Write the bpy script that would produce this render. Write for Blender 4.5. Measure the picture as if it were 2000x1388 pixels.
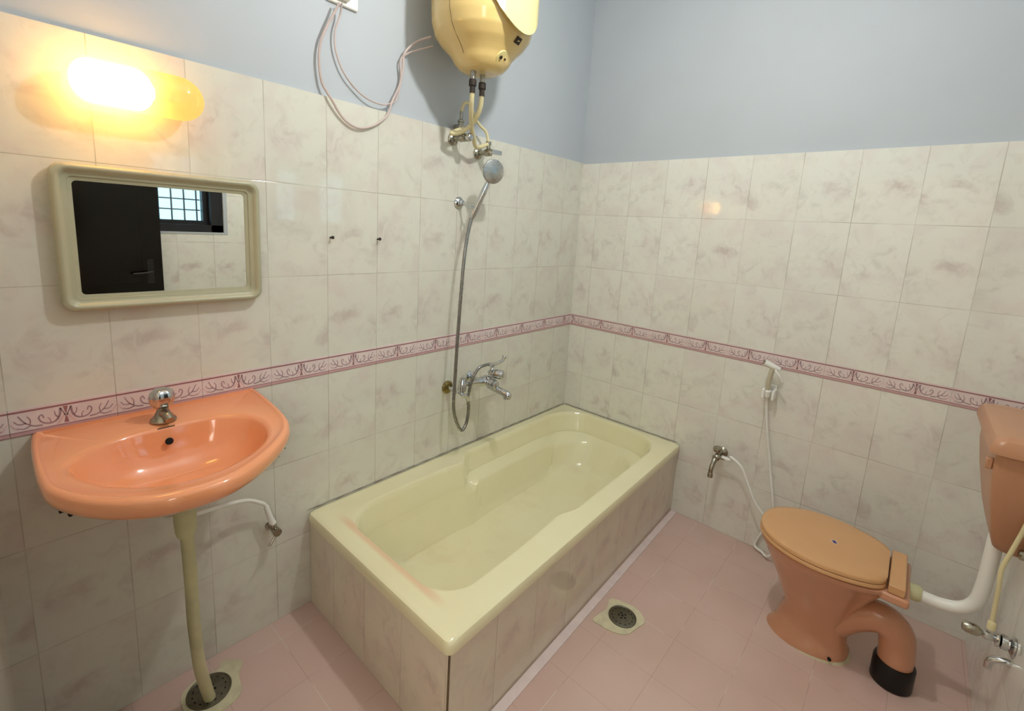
import bpy, math, random
from mathutils import Vector, Matrix
random.seed(7)
for o in list(bpy.data.objects): bpy.data.objects.remove(o)
SC = bpy.context.scene
COL = SC.collection
PI = math.pi

# ------------------------------------------------------------------ camera, world, light, exposure
cam_d = bpy.data.cameras.new('camera'); cam = bpy.data.objects.new('camera', cam_d); COL.objects.link(cam)
SC.camera = cam
F_PX, CX, CY = 908.28, 987.97, 599.67
cam_d.sensor_fit = 'HORIZONTAL'; cam_d.sensor_width = 36.0
cam_d.lens = F_PX / 2000 * 36
cam_d.shift_x = (1000 - CX) / 2000; cam_d.shift_y = (CY - 694) / 2000
cam_d.clip_start = 0.01; cam_d.clip_end = 60
yaw, pit, rol = 0.7203692, -0.16863877, 0.05776801
d_ = Vector((math.cos(pit)*math.cos(yaw), math.cos(pit)*math.sin(yaw), math.sin(pit)))
r_ = d_.cross(Vector((0, 0, 1))).normalized(); u_ = r_.cross(d_)
rr = math.cos(rol)*r_ + math.sin(rol)*u_; uu = -math.sin(rol)*r_ + math.cos(rol)*u_
cam.matrix_world = Matrix(((rr.x, uu.x, -d_.x, -2.3795), (rr.y, uu.y, -d_.y, -1.5533), (rr.z, uu.z, -d_.z, 1.4598), (0, 0, 0, 1)))

SC.view_settings.view_transform = 'Standard'; SC.view_settings.look = 'None'
SC.view_settings.gamma = 1.0; SC.view_settings.use_curve_mapping = False
SC.view_settings.exposure = 0.24

w = bpy.data.worlds.new('daylight'); SC.world = w; w.use_nodes = True
bg = w.node_tree.nodes['Background']; bg.inputs[0].default_value = (0.40, 0.78, 1.0, 1); bg.inputs[1].default_value = 2.3

def lamp(name, kind, loc, power, color, **k):
    l = bpy.data.lights.new(name, kind); l.energy = power; l.color = color
    for a, v in k.items(): setattr(l, a, v)
    o = bpy.data.objects.new(name, l); o.location = loc; COL.objects.link(o); return o
LX, LY, LZ = -1.28, -1.00, 2.45
lamp('ceiling_bulb_light', 'POINT', (LX, LY, LZ), 25, (0.98, 1.0, 0.975), shadow_soft_size=0.033)
co = lamp('corridor_ceiling_fill', 'AREA', (-3.35, -1.45, 2.64), 9, (1.0, 0.96, 0.88), size=0.9)  # added fill in the unseen corridor, lifts the ambient level through the doorway
wf = lamp('corridor_wall_fill', 'AREA', (-3.05, -2.52, 1.95), 20, (1.0, 0.95, 0.86), size=1.0)  # second added fill, aimed at basin and tub end; no known fixture
wf.rotation_euler = (Vector((-1.7, -0.2, 0.75))-Vector((-3.05, -2.52, 1.95))).to_track_quat('-Z', 'Y').to_euler()

# ------------------------------------------------------------------ node helpers
class NT:
    def __init__(s, name):
        m = bpy.data.materials.new(name); m.use_nodes = True; s.m = m
        s.n = m.node_tree.nodes; s.l = m.node_tree.links
        s.b = s.n['Principled BSDF']; s.out = s.n['Material Output']
    def set(s, sock, v):
        if hasattr(v, 'is_linked') or isinstance(v, bpy.types.NodeSocket): s.l.new(v, sock)
        else: sock.default_value = v
    def M(s, op, a, b=None, c=None, clamp=False):
        n = s.n.new('ShaderNodeMath'); n.operation = op; n.use_clamp = clamp
        s.set(n.inputs[0], a)
        if b is not None: s.set(n.inputs[1], b)
        if c is not None: s.set(n.inputs[2], c)
        return n.outputs[0]
    def pos(s):
        g = s.n.new('ShaderNodeNewGeometry'); x = s.n.new('ShaderNodeSeparateXYZ'); s.l.new(g.outputs['Position'], x.inputs[0])
        s.geo = g; return x.outputs[0], x.outputs[1], x.outputs[2]
    def xyz(s, a, b, c):
        n = s.n.new('ShaderNodeCombineXYZ'); s.set(n.inputs[0], a); s.set(n.inputs[1], b); s.set(n.inputs[2], c); return n.outputs[0]
    def noise(s, vec, scale, detail=3.0, rough=0.5, dist=0.0):
        n = s.n.new('ShaderNodeTexNoise'); s.l.new(vec, n.inputs['Vector']); n.inputs['Scale'].default_value = scale
        n.inputs['Detail'].default_value = detail; n.inputs['Roughness'].default_value = rough; n.inputs['Distortion'].default_value = dist
        return n.outputs[0], n.outputs[1]
    def white(s, vec):
        n = s.n.new('ShaderNodeTexWhiteNoise'); n.noise_dimensions = '3D'; s.l.new(vec, n.inputs['Vector']); return n.outputs['Value'], n.outputs['Color']
    def ramp(s, v, a, b, lo=0.0, hi=1.0, smooth=True):
        n = s.n.new('ShaderNodeMapRange'); n.interpolation_type = 'SMOOTHSTEP' if smooth else 'LINEAR'
        s.set(n.inputs[0], v); n.inputs[1].default_value = a; n.inputs[2].default_value = b; n.inputs[3].default_value = lo; n.inputs[4].default_value = hi
        return n.outputs[0]
    def mix(s, f, a, b):
        n = s.n.new('ShaderNodeMix'); n.data_type = 'RGBA'; s.set(n.inputs[0], f)
        for i, v in ((6, a), (7, b)):
            if isinstance(v, tuple): n.inputs[i].default_value = (*v, 1)
            else: s.l.new(v, n.inputs[i])
        return n.outputs[2]
    def bump(s, h, strength=0.3, dist=0.001, normal=None):
        n = s.n.new('ShaderNodeBump'); n.inputs['Strength'].default_value = strength; n.inputs['Distance'].default_value = dist
        s.l.new(h, n.inputs['Height'])
        if normal is not None: s.l.new(normal, n.inputs['Normal'])
        return n.outputs[0]
    def base(s, col, rough=0.4, metal=0.0, spec=0.5, coat=0.0):
        s.set(s.b.inputs['Base Color'], (*col, 1) if isinstance(col, tuple) else col)
        s.set(s.b.inputs['Roughness'], rough); s.b.inputs['Metallic'].default_value = metal
        s.b.inputs['Specular IOR Level'].default_value = spec; s.b.inputs['Coat Weight'].default_value = coat; s.b.inputs['Coat Roughness'].default_value = 0.05
        return s

def lin(r, g, b):
    f = lambda c: ((c/255+0.055)/1.055)**2.4 if c > 10 else c/255/12.92
    return (f(r), f(g), f(b))

def tilemat(name, axis, u0, zmode, base=(223, 222, 208)):
    """glazed marbled wall tile, 200 x 300 mm; axis 0: runs along x, axis 1: runs along y"""
    t = NT(name); x, y, z = t.pos(); U = x if axis == 0 else y
    us = t.M('DIVIDE', t.M('SUBTRACT', U, u0), 0.2)
    if zmode == 'wall':
        up = t.M('GREATER_THAN', z, 0.93)
        vs = t.M('DIVIDE', t.M('SUBTRACT', z, t.M('MULTIPLY', up, 0.06)), 0.3)
    else:
        vs = t.M('DIVIDE', z, 0.42)
    fu = t.M('FRACT', us); fv = t.M('FRACT', vs); iu = t.M('FLOOR', us); iv = t.M('FLOOR', vs)
    cell = t.xyz(iu, iv, float(axis*17+3)); rv, rc = t.white(cell)
    du = t.M('MULTIPLY', t.M('MINIMUM', fu, t.M('SUBTRACT', 1.0, fu)), 0.2)
    dv = t.M('MULTIPLY', t.M('MINIMUM', fv, t.M('SUBTRACT', 1.0, fv)), 0.3)
    dm = t.M('MINIMUM', du, dv)
    vg = t.ramp(dm, 0.0006, 0.0016, 1.0, 0.0)
    # hairline joints fade and darken with dirt
    wn, _ = t.noise(t.xyz(x, y, z), 5.0, 2)
    grout = t.M('MULTIPLY', vg, t.ramp(wn, 0.35, 0.65, 0.35, 1.0))
    # marbling, the same print on every tile with a little variety
    vec = t.xyz(t.M('ADD', t.M('MULTIPLY', fu, 0.2), t.M('MULTIPLY', rv, 0.03)), t.M('MULTIPLY', fv, 0.3), t.M('MULTIPLY', rv, 0.35))
    n1, _ = t.noise(vec, 16, 5, 0.6, 0.8)
    n2, _ = t.noise(vec, 9, 2, 0.5, 0.3)
    n3, _ = t.noise(t.xyz(x, y, z), 22, 4, 0.6, 1.0)
    band = t.M('SUBTRACT', fv, t.M('ADD', 0.40, t.M('MULTIPLY', t.M('SINE', t.M('MULTIPLY', fu, 5.5)), 0.12)))
    band = t.ramp(t.M('ABSOLUTE', band), 0.04, 0.30, 1.0, 0.0)
    vein = t.M('MULTIPLY', band, t.ramp(n1, 0.44, 0.72))
    vein2 = t.M('MULTIPLY', t.ramp(n3, 0.50, 0.75), 0.22)
    c = t.mix(t.ramp(n2, 0.42, 0.70, 0.0, 0.55), lin(*base), lin(base[0]-6, base[1]-16, base[2]-10))
    c = t.mix(t.M('MULTIPLY', vein, 0.30), c, lin(172, 166, 156))
    c = t.mix(t.M('MULTIPLY', t.M('MULTIPLY', vein, t.ramp(n2, 0.5, 0.62)), 0.22), c, lin(190, 156, 150))
    c = t.mix(vein2, c, lin(192, 186, 168))
    c = t.mix(t.M('MULTIPLY', t.ramp(rv, 0.0, 1.0, 0.0, 1.0, False), 0.10), c, lin(200, 190, 170))
    c = t.mix(t.M('MULTIPLY', grout, 0.6), c, lin(146, 138, 112))
    t.base(c, 0.055, 0, 0.55)
    vm = t.n.new('ShaderNodeVectorMath'); vm.operation = 'SUBTRACT'; t.l.new(rc, vm.inputs[0]); vm.inputs[1].default_value = (0.5, 0.5, 0.5)
    vs_ = t.n.new('ShaderNodeVectorMath'); vs_.operation = 'SCALE'; t.l.new(vm.outputs[0], vs_.inputs[0]); vs_.inputs['Scale'].default_value = 0.007
    va = t.n.new('ShaderNodeVectorMath'); va.operation = 'ADD'; t.l.new(t.geo.outputs['Normal'], va.inputs[0]); t.l.new(vs_.outputs[0], va.inputs[1])
    nn = t.n.new('ShaderNodeVectorMath'); nn.operation = 'NORMALIZE'; t.l.new(va.outputs[0], nn.inputs[0])
    h = t.M('SUBTRACT', t.M('MULTIPLY', n2, 0.12), grout)
    t.l.new(t.bump(h, 0.5, 0.0006, nn.outputs[0]), t.b.inputs['Normal'])
    return t.m

def plain(name, rgb, rough=0.4, metal=0.0, spec=0.5, coat=0.0, var=0.0, vscale=8.0, bump=0.0):
    t = NT(name); x, y, z = t.pos(); v = t.xyz(x, y, z); c = lin(*rgb)
    n, _ = t.noise(v, vscale, 3)
    dark = tuple(k*(1-var) for k in c)
    t.base(t.mix(t.ramp(n, 0.35, 0.7), c, dark), rough, metal, spec, coat)
    if bump:
        n2, _ = t.noise(v, 60, 3); t.l.new(t.bump(n2, bump, 0.001), t.b.inputs['Normal'])
    return t.m

MAT = {}
MAT['plaster'] = plain('white_plaster', (190, 196, 201), 0.55, var=0.03, vscale=2.5, bump=0.15, spec=0.3)
MAT['ceil'] = plain('ceiling_paint', (244, 245, 245), 0.8, var=0.02)
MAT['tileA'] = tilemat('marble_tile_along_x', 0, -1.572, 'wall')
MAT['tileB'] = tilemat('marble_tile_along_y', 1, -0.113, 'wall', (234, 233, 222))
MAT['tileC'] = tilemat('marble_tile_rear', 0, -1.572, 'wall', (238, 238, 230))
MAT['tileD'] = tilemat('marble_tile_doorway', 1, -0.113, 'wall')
MAT['panelX'] = tilemat('apron_tile_along_x', 0, -1.455, 'panel', (222, 212, 190))
MAT['panelY'] = tilemat('apron_tile_along_y', 1, -0.775, 'panel', (228, 218, 196))
def chrome(name, rgb=(205, 207, 208), rough=0.09):
    t = NT(name); x, y, z = t.pos(); n, _ = t.noise(t.xyz(x, y, z), 40, 3)
    t.base(t.mix(t.ramp(n, 0.4, 0.75), lin(*rgb), tuple(c*0.8 for c in lin(*rgb))), t.ramp(n, 0.3, 0.8, rough, rough+0.12), 1.0); return t.m
MAT['chrome'] = chrome('chrome')
MAT['satin'] = chrome('satin_chrome', (196, 196, 192), 0.24)
MAT['oldchrome'] = chrome('tarnished_chrome', (170, 165, 150), 0.2)
MAT['brass'] = chrome('tarnished_brass', (140, 124, 78), 0.25)
MAT['black'] = plain('black_plastic', (22, 20, 19), 0.35)
MAT['rubber'] = plain('black_rubber_joint', (16, 13, 13), 0.3, spec=0.4)
MAT['peach'] = plain('peach_ceramic', (246, 164, 116), 0.12, coat=0.5, var=0.05, vscale=3)
MAT['salmon'] = plain('salmon_ceramic', (208, 150, 116), 0.22, coat=0.3, var=0.10, vscale=5)
MAT['seat'] = plain('tan_plastic_seat', (216, 166, 116), 0.28, var=0.03)
MAT['cistern'] = plain('salmon_plastic', (192, 140, 106), 0.35, var=0.05)
MAT['grip'] = plain('milky_plastic', (206, 198, 176), 0.4, var=0.04)
MAT['cream_hose'] = plain('cream_pvc', (226, 214, 168), 0.35, var=0.08, vscale=14)
MAT['waste'] = plain('aged_pvc', (206, 202, 158), 0.4, var=0.22, vscale=9)
MAT['white_plastic'] = plain('white_plastic', (242, 241, 234), 0.3, var=0.03)
MAT['wire'] = plain('pinkish_cable', (204, 186, 180), 0.5, var=0.1)
MAT['nail'] = plain('rusty_iron', (52, 40, 30), 0.7, var=0.4, vscale=60)
MAT['cement'] = plain('cream_cement', (214, 206, 172), 0.8, var=0.15, vscale=30, bump=0.5)
MAT['grate'] = chrome('dull_steel_grate', (118, 114, 100), 0.35)
MAT['hole'] = plain('dark_hole', (8, 7, 6), 0.9)
MAT['frame'] = plain('grey_green_mirror_frame', (178, 175, 146), 0.32, var=0.04, coat=0.2)
MAT['darkwood'] = plain('dark_polished_wood', (14, 8, 5), 0.14, var=0.35, vscale=6, spec=0.3)
MAT['winframe'] = plain('dark_window_frame', (30, 30, 38), 0.4, var=0.2)
MAT['bar'] = plain('window_bar_paint', (60, 64, 76), 0.5)
MAT['geyser'] = plain('cream_enamel', (232, 202, 132), 0.16, coat=0.4, var=0.03)
MAT['geyser_front'] = plain('cream_enamel_lit', (240, 222, 150), 0.16, coat=0.4, var=0.02)  # same enamel, lamplight on the upright front painted in as a paler tone
MAT['pinkline'] = plain('border_mauve', (160, 112, 116), 0.25, var=0.1)
MAT['pinkband'] = plain('border_rose', (206, 166, 166), 0.22, var=0.06)
MAT['pinkfield'] = plain('border_pale_pink', (232, 214, 211), 0.15, var=0.08, vscale=20)
MAT['scroll'] = plain('border_scroll', (172, 142, 148), 0.25, var=0.2, vscale=40)
MAT['scrolllight'] = plain('border_scroll_light', (224, 188, 188), 0.25)
MAT['sticker_blue'] = plain('sticker_blue', (58, 44, 110), 0.4)
MAT['sticker_white'] = plain('sticker_white', (225, 220, 225), 0.4)
MAT['dirt'] = plain('brown_sealant', (112, 94, 68), 0.9, var=0.3, vscale=30)
MAT['hosegrey'] = chrome('steel_hose', (150, 150, 148), 0.25)
MAT['corridor'] = plain('corridor_wall', (236, 230, 216), 0.8)

def tubmat():
    t = NT('cream_acrylic'); x, y, z = t.pos(); v = t.xyz(x, y, z)
    c0 = lin(240, 234, 194)
    n, _ = t.noise(v, 4, 3); c = t.mix(t.ramp(n, 0.35, 0.75, 0, 0.35), c0, lin(230, 221, 176))
    # rusty pink wear along the near lip and on the floor of the basin
    lip = t.ramp(t.M('ABSOLUTE', t.M('ADD', x, 1.588)), 0.004, 0.022, 1.0, 0.0)
    lip = t.M('MULTIPLY', lip, t.M('GREATER_THAN', z, 0.30))
    along = t.ramp(t.M('ABSOLUTE', t.M('ADD', y, 0.40)), 0.20, 0.32, 1.0, 0.0)
    s = t.M('MULTIPLY', t.M('MULTIPLY', lip, along), 0.55)
    n2, _ = t.noise(v, 7, 4, 0.6, 0.6)
    low = t.ramp(z, 0.12, 0.17, 1.0, 0.0)
    s2 = t.M('MULTIPLY', t.M('MULTIPLY', t.ramp(n2, 0.45, 0.80), low), 0.18)
    c = t.mix(s, c, lin(232, 178, 138)); c = t.mix(s2, c, lin(206, 172, 122))
    t.base(c, 0.13, 0, 0.5, 0.3); return t.m
MAT['tub'] = tubmat()

def floormat():
    t = NT('pink_floor_tile'); x, y, z = t.pos()
    us = t.M('DIVIDE', x, 0.2); vs = t.M('DIVIDE', t.M('ADD', y, 0.09), 0.2)
    fu = t.M('FRACT', us); fv = t.M('FRACT', vs)
    rv, _ = t.white(t.xyz(t.M('FLOOR', us), t.M('FLOOR', vs), 5.0))
    dm = t.M('MULTIPLY', t.M('MINIMUM', t.M('MINIMUM', fu, t.M('SUBTRACT', 1.0, fu)), t.M('MINIMUM', fv, t.M('SUBTRACT', 1.0, fv))), 0.2)
    g = t.ramp(dm, 0.0006, 0.0018, 1.0, 0.0)
    v = t.xyz(x, y, z); n, _ = t.noise(v, 3, 3); n2, _ = t.noise(v, 6.5, 3)
    g1 = t.M('MULTIPLY', g, t.ramp(n2, 0.50, 0.60))
    g2 = t.M('MULTIPLY', g, 0.30)
    c = t.mix(t.ramp(n, 0.35, 0.7), lin(214, 186, 174), lin(206, 178, 164))
    c = t.mix(t.M('MULTIPLY', rv, 0.25), c, lin(208, 168, 160))
    c = t.mix(g2, c, lin(150, 122, 116)); c = t.mix(g1, c, lin(220, 204, 190))
    t.base(c, 0.2, 0, 0.35)
    t.l.new(t.bump(t.M('SUBTRACT', 1.0, g), 0.3, 0.0006), t.b.inputs['Normal'])
    return t.m
MAT['floor'] = floormat()

def mirrormat():
    t = NT('mirror_silver'); t.base(lin(236, 238, 232), 0.01, 1.0); return t.m
MAT['mirror'] = mirrormat()

def emit(name, rgb, strength):
    t = NT(name); t.base(tuple(rgb), 0.5); t.b.inputs['Emission Color'].default_value = (*rgb, 1); t.b.inputs['Emission Strength'].default_value = strength; return t.m
MAT['bulb'] = emit('glowing_bulb', (1.0, 0.69, 0.31), 13)
MAT['ceilbulb'] = emit('glowing_ceiling_bulb', (1.0, 0.96, 0.86), 3)
def shademat():
    t = NT('frosted_amber_glass'); tr = t.n.new('ShaderNodeBsdfTransparent'); tr.inputs[0].default_value = (1.0, 0.80, 0.50, 1)
    tl = t.n.new('ShaderNodeBsdfTranslucent'); tl.inputs[0].default_value = (1.0, 0.72, 0.34, 1)
    gl = t.n.new('ShaderNodeBsdfGlossy'); gl.inputs['Roughness'].default_value = 0.1
    em = t.n.new('ShaderNodeEmission'); em.inputs[0].default_value = (1.0, 0.60, 0.26, 1); em.inputs[1].default_value = 0.14
    m1 = t.n.new('ShaderNodeMixShader'); m1.inputs[0].default_value = 0.45; t.l.new(tr.outputs[0], m1.inputs[1]); t.l.new(tl.outputs[0], m1.inputs[2])
    m2 = t.n.new('ShaderNodeMixShader'); m2.inputs[0].default_value = 0.04; t.l.new(m1.outputs[0], m2.inputs[1]); t.l.new(gl.outputs[0], m2.inputs[2])
    ad = t.n.new('ShaderNodeAddShader'); t.l.new(m2.outputs[0], ad.inputs[0]); t.l.new(em.outputs[0], ad.inputs[1])
    t.l.new(ad.outputs[0], t.out.inputs[0]); return t.m
MAT['shade'] = shademat()
def glassmat():
    t = NT('window_glass'); tr = t.n.new('ShaderNodeBsdfTransparent'); gl = t.n.new('ShaderNodeBsdfGlossy'); gl.inputs['Roughness'].default_value = 0.03
    m = t.n.new('ShaderNodeMixShader'); m.inputs[0].default_value = 0.06; t.l.new(tr.outputs[0], m.inputs[1]); t.l.new(gl.outputs[0], m.inputs[2]); t.l.new(m.outputs[0], t.out.inputs[0]); return t.m
MAT['glass'] = glassmat()

# ------------------------------------------------------------------ mesh helpers
class MB:
    def __init__(s): s.v = []; s.f = []; s.mi = []; s.cur = 0
    def add(s, vs, fs):
        o = len(s.v); s.v += [tuple(v) for v in vs]; s.f += [tuple(i+o for i in f) for f in fs]; s.mi += [s.cur]*len(fs); return s
    def box(s, a, b):
        x0, y0, z0 = (min(a[i], b[i]) for i in range(3)); x1, y1, z1 = (max(a[i], b[i]) for i in range(3))
        return s.add([(x0,y0,z0),(x1,y0,z0),(x1,y1,z0),(x0,y1,z0),(x0,y0,z1),(x1,y0,z1),(x1,y1,z1),(x0,y1,z1)],
                     [(0,3,2,1),(4,5,6,7),(0,1,5,4),(1,2,6,5),(2,3,7,6),(3,0,4,7)])
    def loft(s, rings, cap0=True, cap1=True, closed=True):
        n = len(rings[0]); vs = [p for r in rings for p in r]; fs = []
        for i in range(len(rings)-1):
            for j in range(n if closed else n-1):
                k = (j+1) % n; fs.append((i*n+j, i*n+k, (i+1)*n+k, (i+1)*n+j))
        if cap0: fs.append(tuple(reversed(range(n))))
        if cap1: fs.append(tuple(range((len(rings)-1)*n, len(rings)*n)))
        return s.add(vs, fs)
    def tube(s, pts, r, seg=12, smooth=8, caps=True):
        P = spline(pts, smooth) if smooth else [Vector(p) for p in pts]
        R = r if callable(r) else (lambda t: r)
        rings = []; up = None
        for i, p in enumerate(P):
            a = P[max(i-1, 0)]; b = P[min(i+1, len(P)-1)]; t = (b-a).normalized()
            if up is None: up = t.orthogonal().normalized()
            up = (up - t*up.dot(t)).normalized(); sd = t.cross(up); q = R(i/(len(P)-1))
            rings.append([p + (up*math.cos(2*PI*k/seg) + sd*math.sin(2*PI*k/seg))*q for k in range(seg)])
        return s.loft(rings, caps, caps)
    def lathe(s, prof, org, axis, seg=28, caps=True):
        a = Vector(axis).normalized(); u = a.orthogonal().normalized(); v = a.cross(u); org = Vector(org)
        return s.loft([[org + a*h + (u*math.cos(2*PI*k/seg)+v*math.sin(2*PI*k/seg))*max(r, 1e-5) for k in range(seg)] for r, h in prof], caps, caps)
    def poly(s, pts, z0, z1):
        n = len(pts); return s.loft([[Vector((x, y, z0)) for x, y in pts], [Vector((x, y, z1)) for x, y in pts]])
    def obj(s, name, mats, parent=None, smooth=40, bevel=0.0, bseg=2):
        me = bpy.data.meshes.new(name)
        org = Vector(parent['_w']) if parent is not None else Vector((0, 0, 0))
        me.from_pydata([tuple(Vector(v)-org) for v in s.v], [], s.f)
        for m in (mats if isinstance(mats, (list, tuple)) else [mats]): me.materials.append(MAT[m])
        me.polygons.foreach_set('material_index', s.mi)
        import bmesh
        bm = bmesh.new(); bm.from_mesh(me); bmesh.ops.recalc_face_normals(bm, faces=bm.faces); bm.to_mesh(me); bm.free()
        if smooth:
            me.polygons.foreach_set('use_smooth', [True]*len(me.polygons)); me.set_sharp_from_angle(angle=math.radians(smooth))
        me.update()
        o = bpy.data.objects.new(name, me); COL.objects.link(o)
        if parent is not None: o.parent = parent; o['_w'] = list(org)
        if bevel:
            md = o.modifiers.new('bevel', 'BEVEL'); md.width = bevel; md.segments = bseg; md.limit_method = 'ANGLE'
        return o

def spline(pts, n=8):
    P = [Vector(p) for p in pts]
    if len(P) < 3: return P
    Q = [P[0]*2-P[1]] + P + [P[-1]*2-P[-2]]; out = []
    for i in range(1, len(Q)-2):
        p0, p1, p2, p3 = Q[i-1], Q[i], Q[i+1], Q[i+2]
        for k in range(n):
            t = k/n; out.append(0.5*((2*p1)+(p2-p0)*t+(2*p0-5*p1+4*p2-p3)*t*t+(3*p1-p0-3*p2+p3)*t**3))
    out.append(P[-1]); return out

def thing(name, label, cat, loc, group=None):
    o = bpy.data.objects.new(name, None); COL.objects.link(o); o.location = loc; o.empty_display_size = 0.05
    o['label'] = label; o['category'] = cat; o['_w'] = list(loc)
    if group: o['group'] = group
    return o
def tag(o, label, cat, group=None):
    o['label'] = label; o['category'] = cat
    if group: o['group'] = group
    return o
def struct(o): o['kind'] = 'structure'; return o
def copy_thing(t, loc, label, group=None):
    r = t.copy(); COL.objects.link(r); r.location = loc; r['label'] = label
    if group: r['group'] = group
    for c in t.children:
        k = c.copy(); COL.objects.link(k); k.parent = r
        for g in c.children:
            q = g.copy(); COL.objects.link(q); q.parent = k
    return r

def rayradius(poly, c, th):
    """distance from c to the closed polygon in direction th"""
    dx, dy = math.cos(th), math.sin(th); best = 0
    n = len(poly)
    for i in range(n):
        x1, y1 = poly[i][0]-c[0], poly[i][1]-c[1]; x2, y2 = poly[(i+1) % n][0]-c[0], poly[(i+1) % n][1]-c[1]
        ex, ey = x2-x1, y2-y1; det = dx*(-ey)+dy*ex
        if abs(det) < 1e-12: continue
        t = (x1*(-ey)+y1*ex)/det; q = (dx*y1-dy*x1)/det
        if t > 0 and -1e-9 <= q <= 1+1e-9: best = max(best, t)
    return best
def closed_spline(pts, n=8):
    P = [Vector((*p, 0)) for p in pts]; m = len(P); out = []
    for i in range(m):
        p0, p1, p2, p3 = P[i-1], P[i], P[(i+1) % m], P[(i+2) % m]
        for k in range(n):
            t = k/n; q = 0.5*((2*p1)+(p2-p0)*t+(2*p0-5*p1+4*p2-p3)*t*t+(3*p1-p0-3*p2+p3)*t**3); out.append((q.x, q.y))
    return out
def rrect(x0, y0, x1, y1, r, n=6):
    out = []
    rs = r if isinstance(r, (list, tuple)) else [r]*4
    for (cx, cy, a), q in zip(((x1, y1, 0), (x0, y1, 90), (x0, y0, 180), (x1, y0, 270)), rs):
        sx = -1 if cx == x1 else 1; sy = -1 if cy == y1 else 1
        for k in range(n+1):
            th = math.radians(a+90*k/n); out.append((cx+sx*q+q*math.cos(th), cy+sy*q+q*math.sin(th)))
    return out

# ------------------------------------------------------------------ room shell
RX0, RY0, CH, TT = -2.42, -1.90, 2.80, 1.855     # doorway wall x, rear wall y, ceiling, top of the tiles
TH = 0.012                                         # tiles stand proud of the plaster
m = MB(); m.box((RX0-0.15, RY0-0.2, -0.1), (0.2, 0.2, 0.0)); struct(m.obj('floor', 'floor', smooth=0))
m = MB(); m.box((RX0-0.15, RY0-0.2, CH), (0.2, 0.2, CH+0.1)); struct(m.obj('ceiling', 'ceil', smooth=0))
m = MB(); m.cur = 0; m.box((RX0-0.15, 0.0, 0), (0.15, 0.15, TT)); m.cur = 1; m.box((RX0-0.15, TH, TT), (0.15, 0.15, CH))
struct(m.obj('wall_left', ['tileA', 'plaster'], smooth=0))
m = MB(); m.cur = 0; m.box((0, RY0-0.15, 0), (0.15, 0.0, TT-0.006)); m.cur = 1; m.box((TH, RY0-0.15, TT-0.006), (0.15, TH, CH))
struct(m.obj('wall_right', ['tileB', 'plaster'], smooth=0))
# rear wall with two barred ventilator windows
W1 = (-1.93, -1.31, 1.323, 1.84); W2 = (-0.99, -0.33, 1.36, 1.84)
m = MB(); m.cur = 0
yb, yf = RY0-0.18, RY0
for a, b in ((RX0-0.15, W1[0]), (W1[1], W2[0]), (W2[1], 0.0)): m.box((a, yb, 0), (b, yf, TT))
for q in (W1, W2): m.box((q[0], yb, 0), (q[1], yf, q[2])); m.box((q[0], yb, q[3]), (q[1], yf, TT))
m.cur = 1; m.box((RX0-0.15, yb, TT), (0.15, yf-TH, CH))
struct(m.obj('wall_rear', ['tileC', 'plaster'], smooth=0))
# doorway wall, the camera stands in the opening
DY0, DY1, DH = -1.86, -1.06, 2.03
m = MB(); m.cur = 0; m.box((RX0-0.15, DY1, 0), (RX0, 0, TT)); m.box((RX0-0.15, RY0, 0), (RX0, DY0, TT))
m.cur = 1; m.box((RX0-0.15, DY1, TT), (RX0-TH, TH, CH)); m.box((RX0-0.15, RY0-TH, TT), (RX0-TH, DY0, CH)); m.box((RX0-0.15, DY0, DH), (RX0-TH, DY1, CH))
struct(m.obj('wall_doorway', ['tileD', 'plaster'], smooth=0))
m = MB(); x0, x1 = RX0-1.5, RX0-0.15
m.box((x0, -2.6, -0.1), (x1, 0.0, 0.0)); m.box((x0, -2.6, CH), (x1, 0.0, CH+0.1)); m.box((x0-0.1, -2.6, 0), (x0, 0.0, CH)); m.box((x0, -2.7, 0), (x1, -2.6, CH)); m.box((x0, 0.0, 0), (x1, 0.1, CH)); m.box((x1, -2.6, 0), (x1+0.05, RY0-0.18, CH))
struct(m.obj('wall_corridor', 'corridor', smooth=0))

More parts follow.
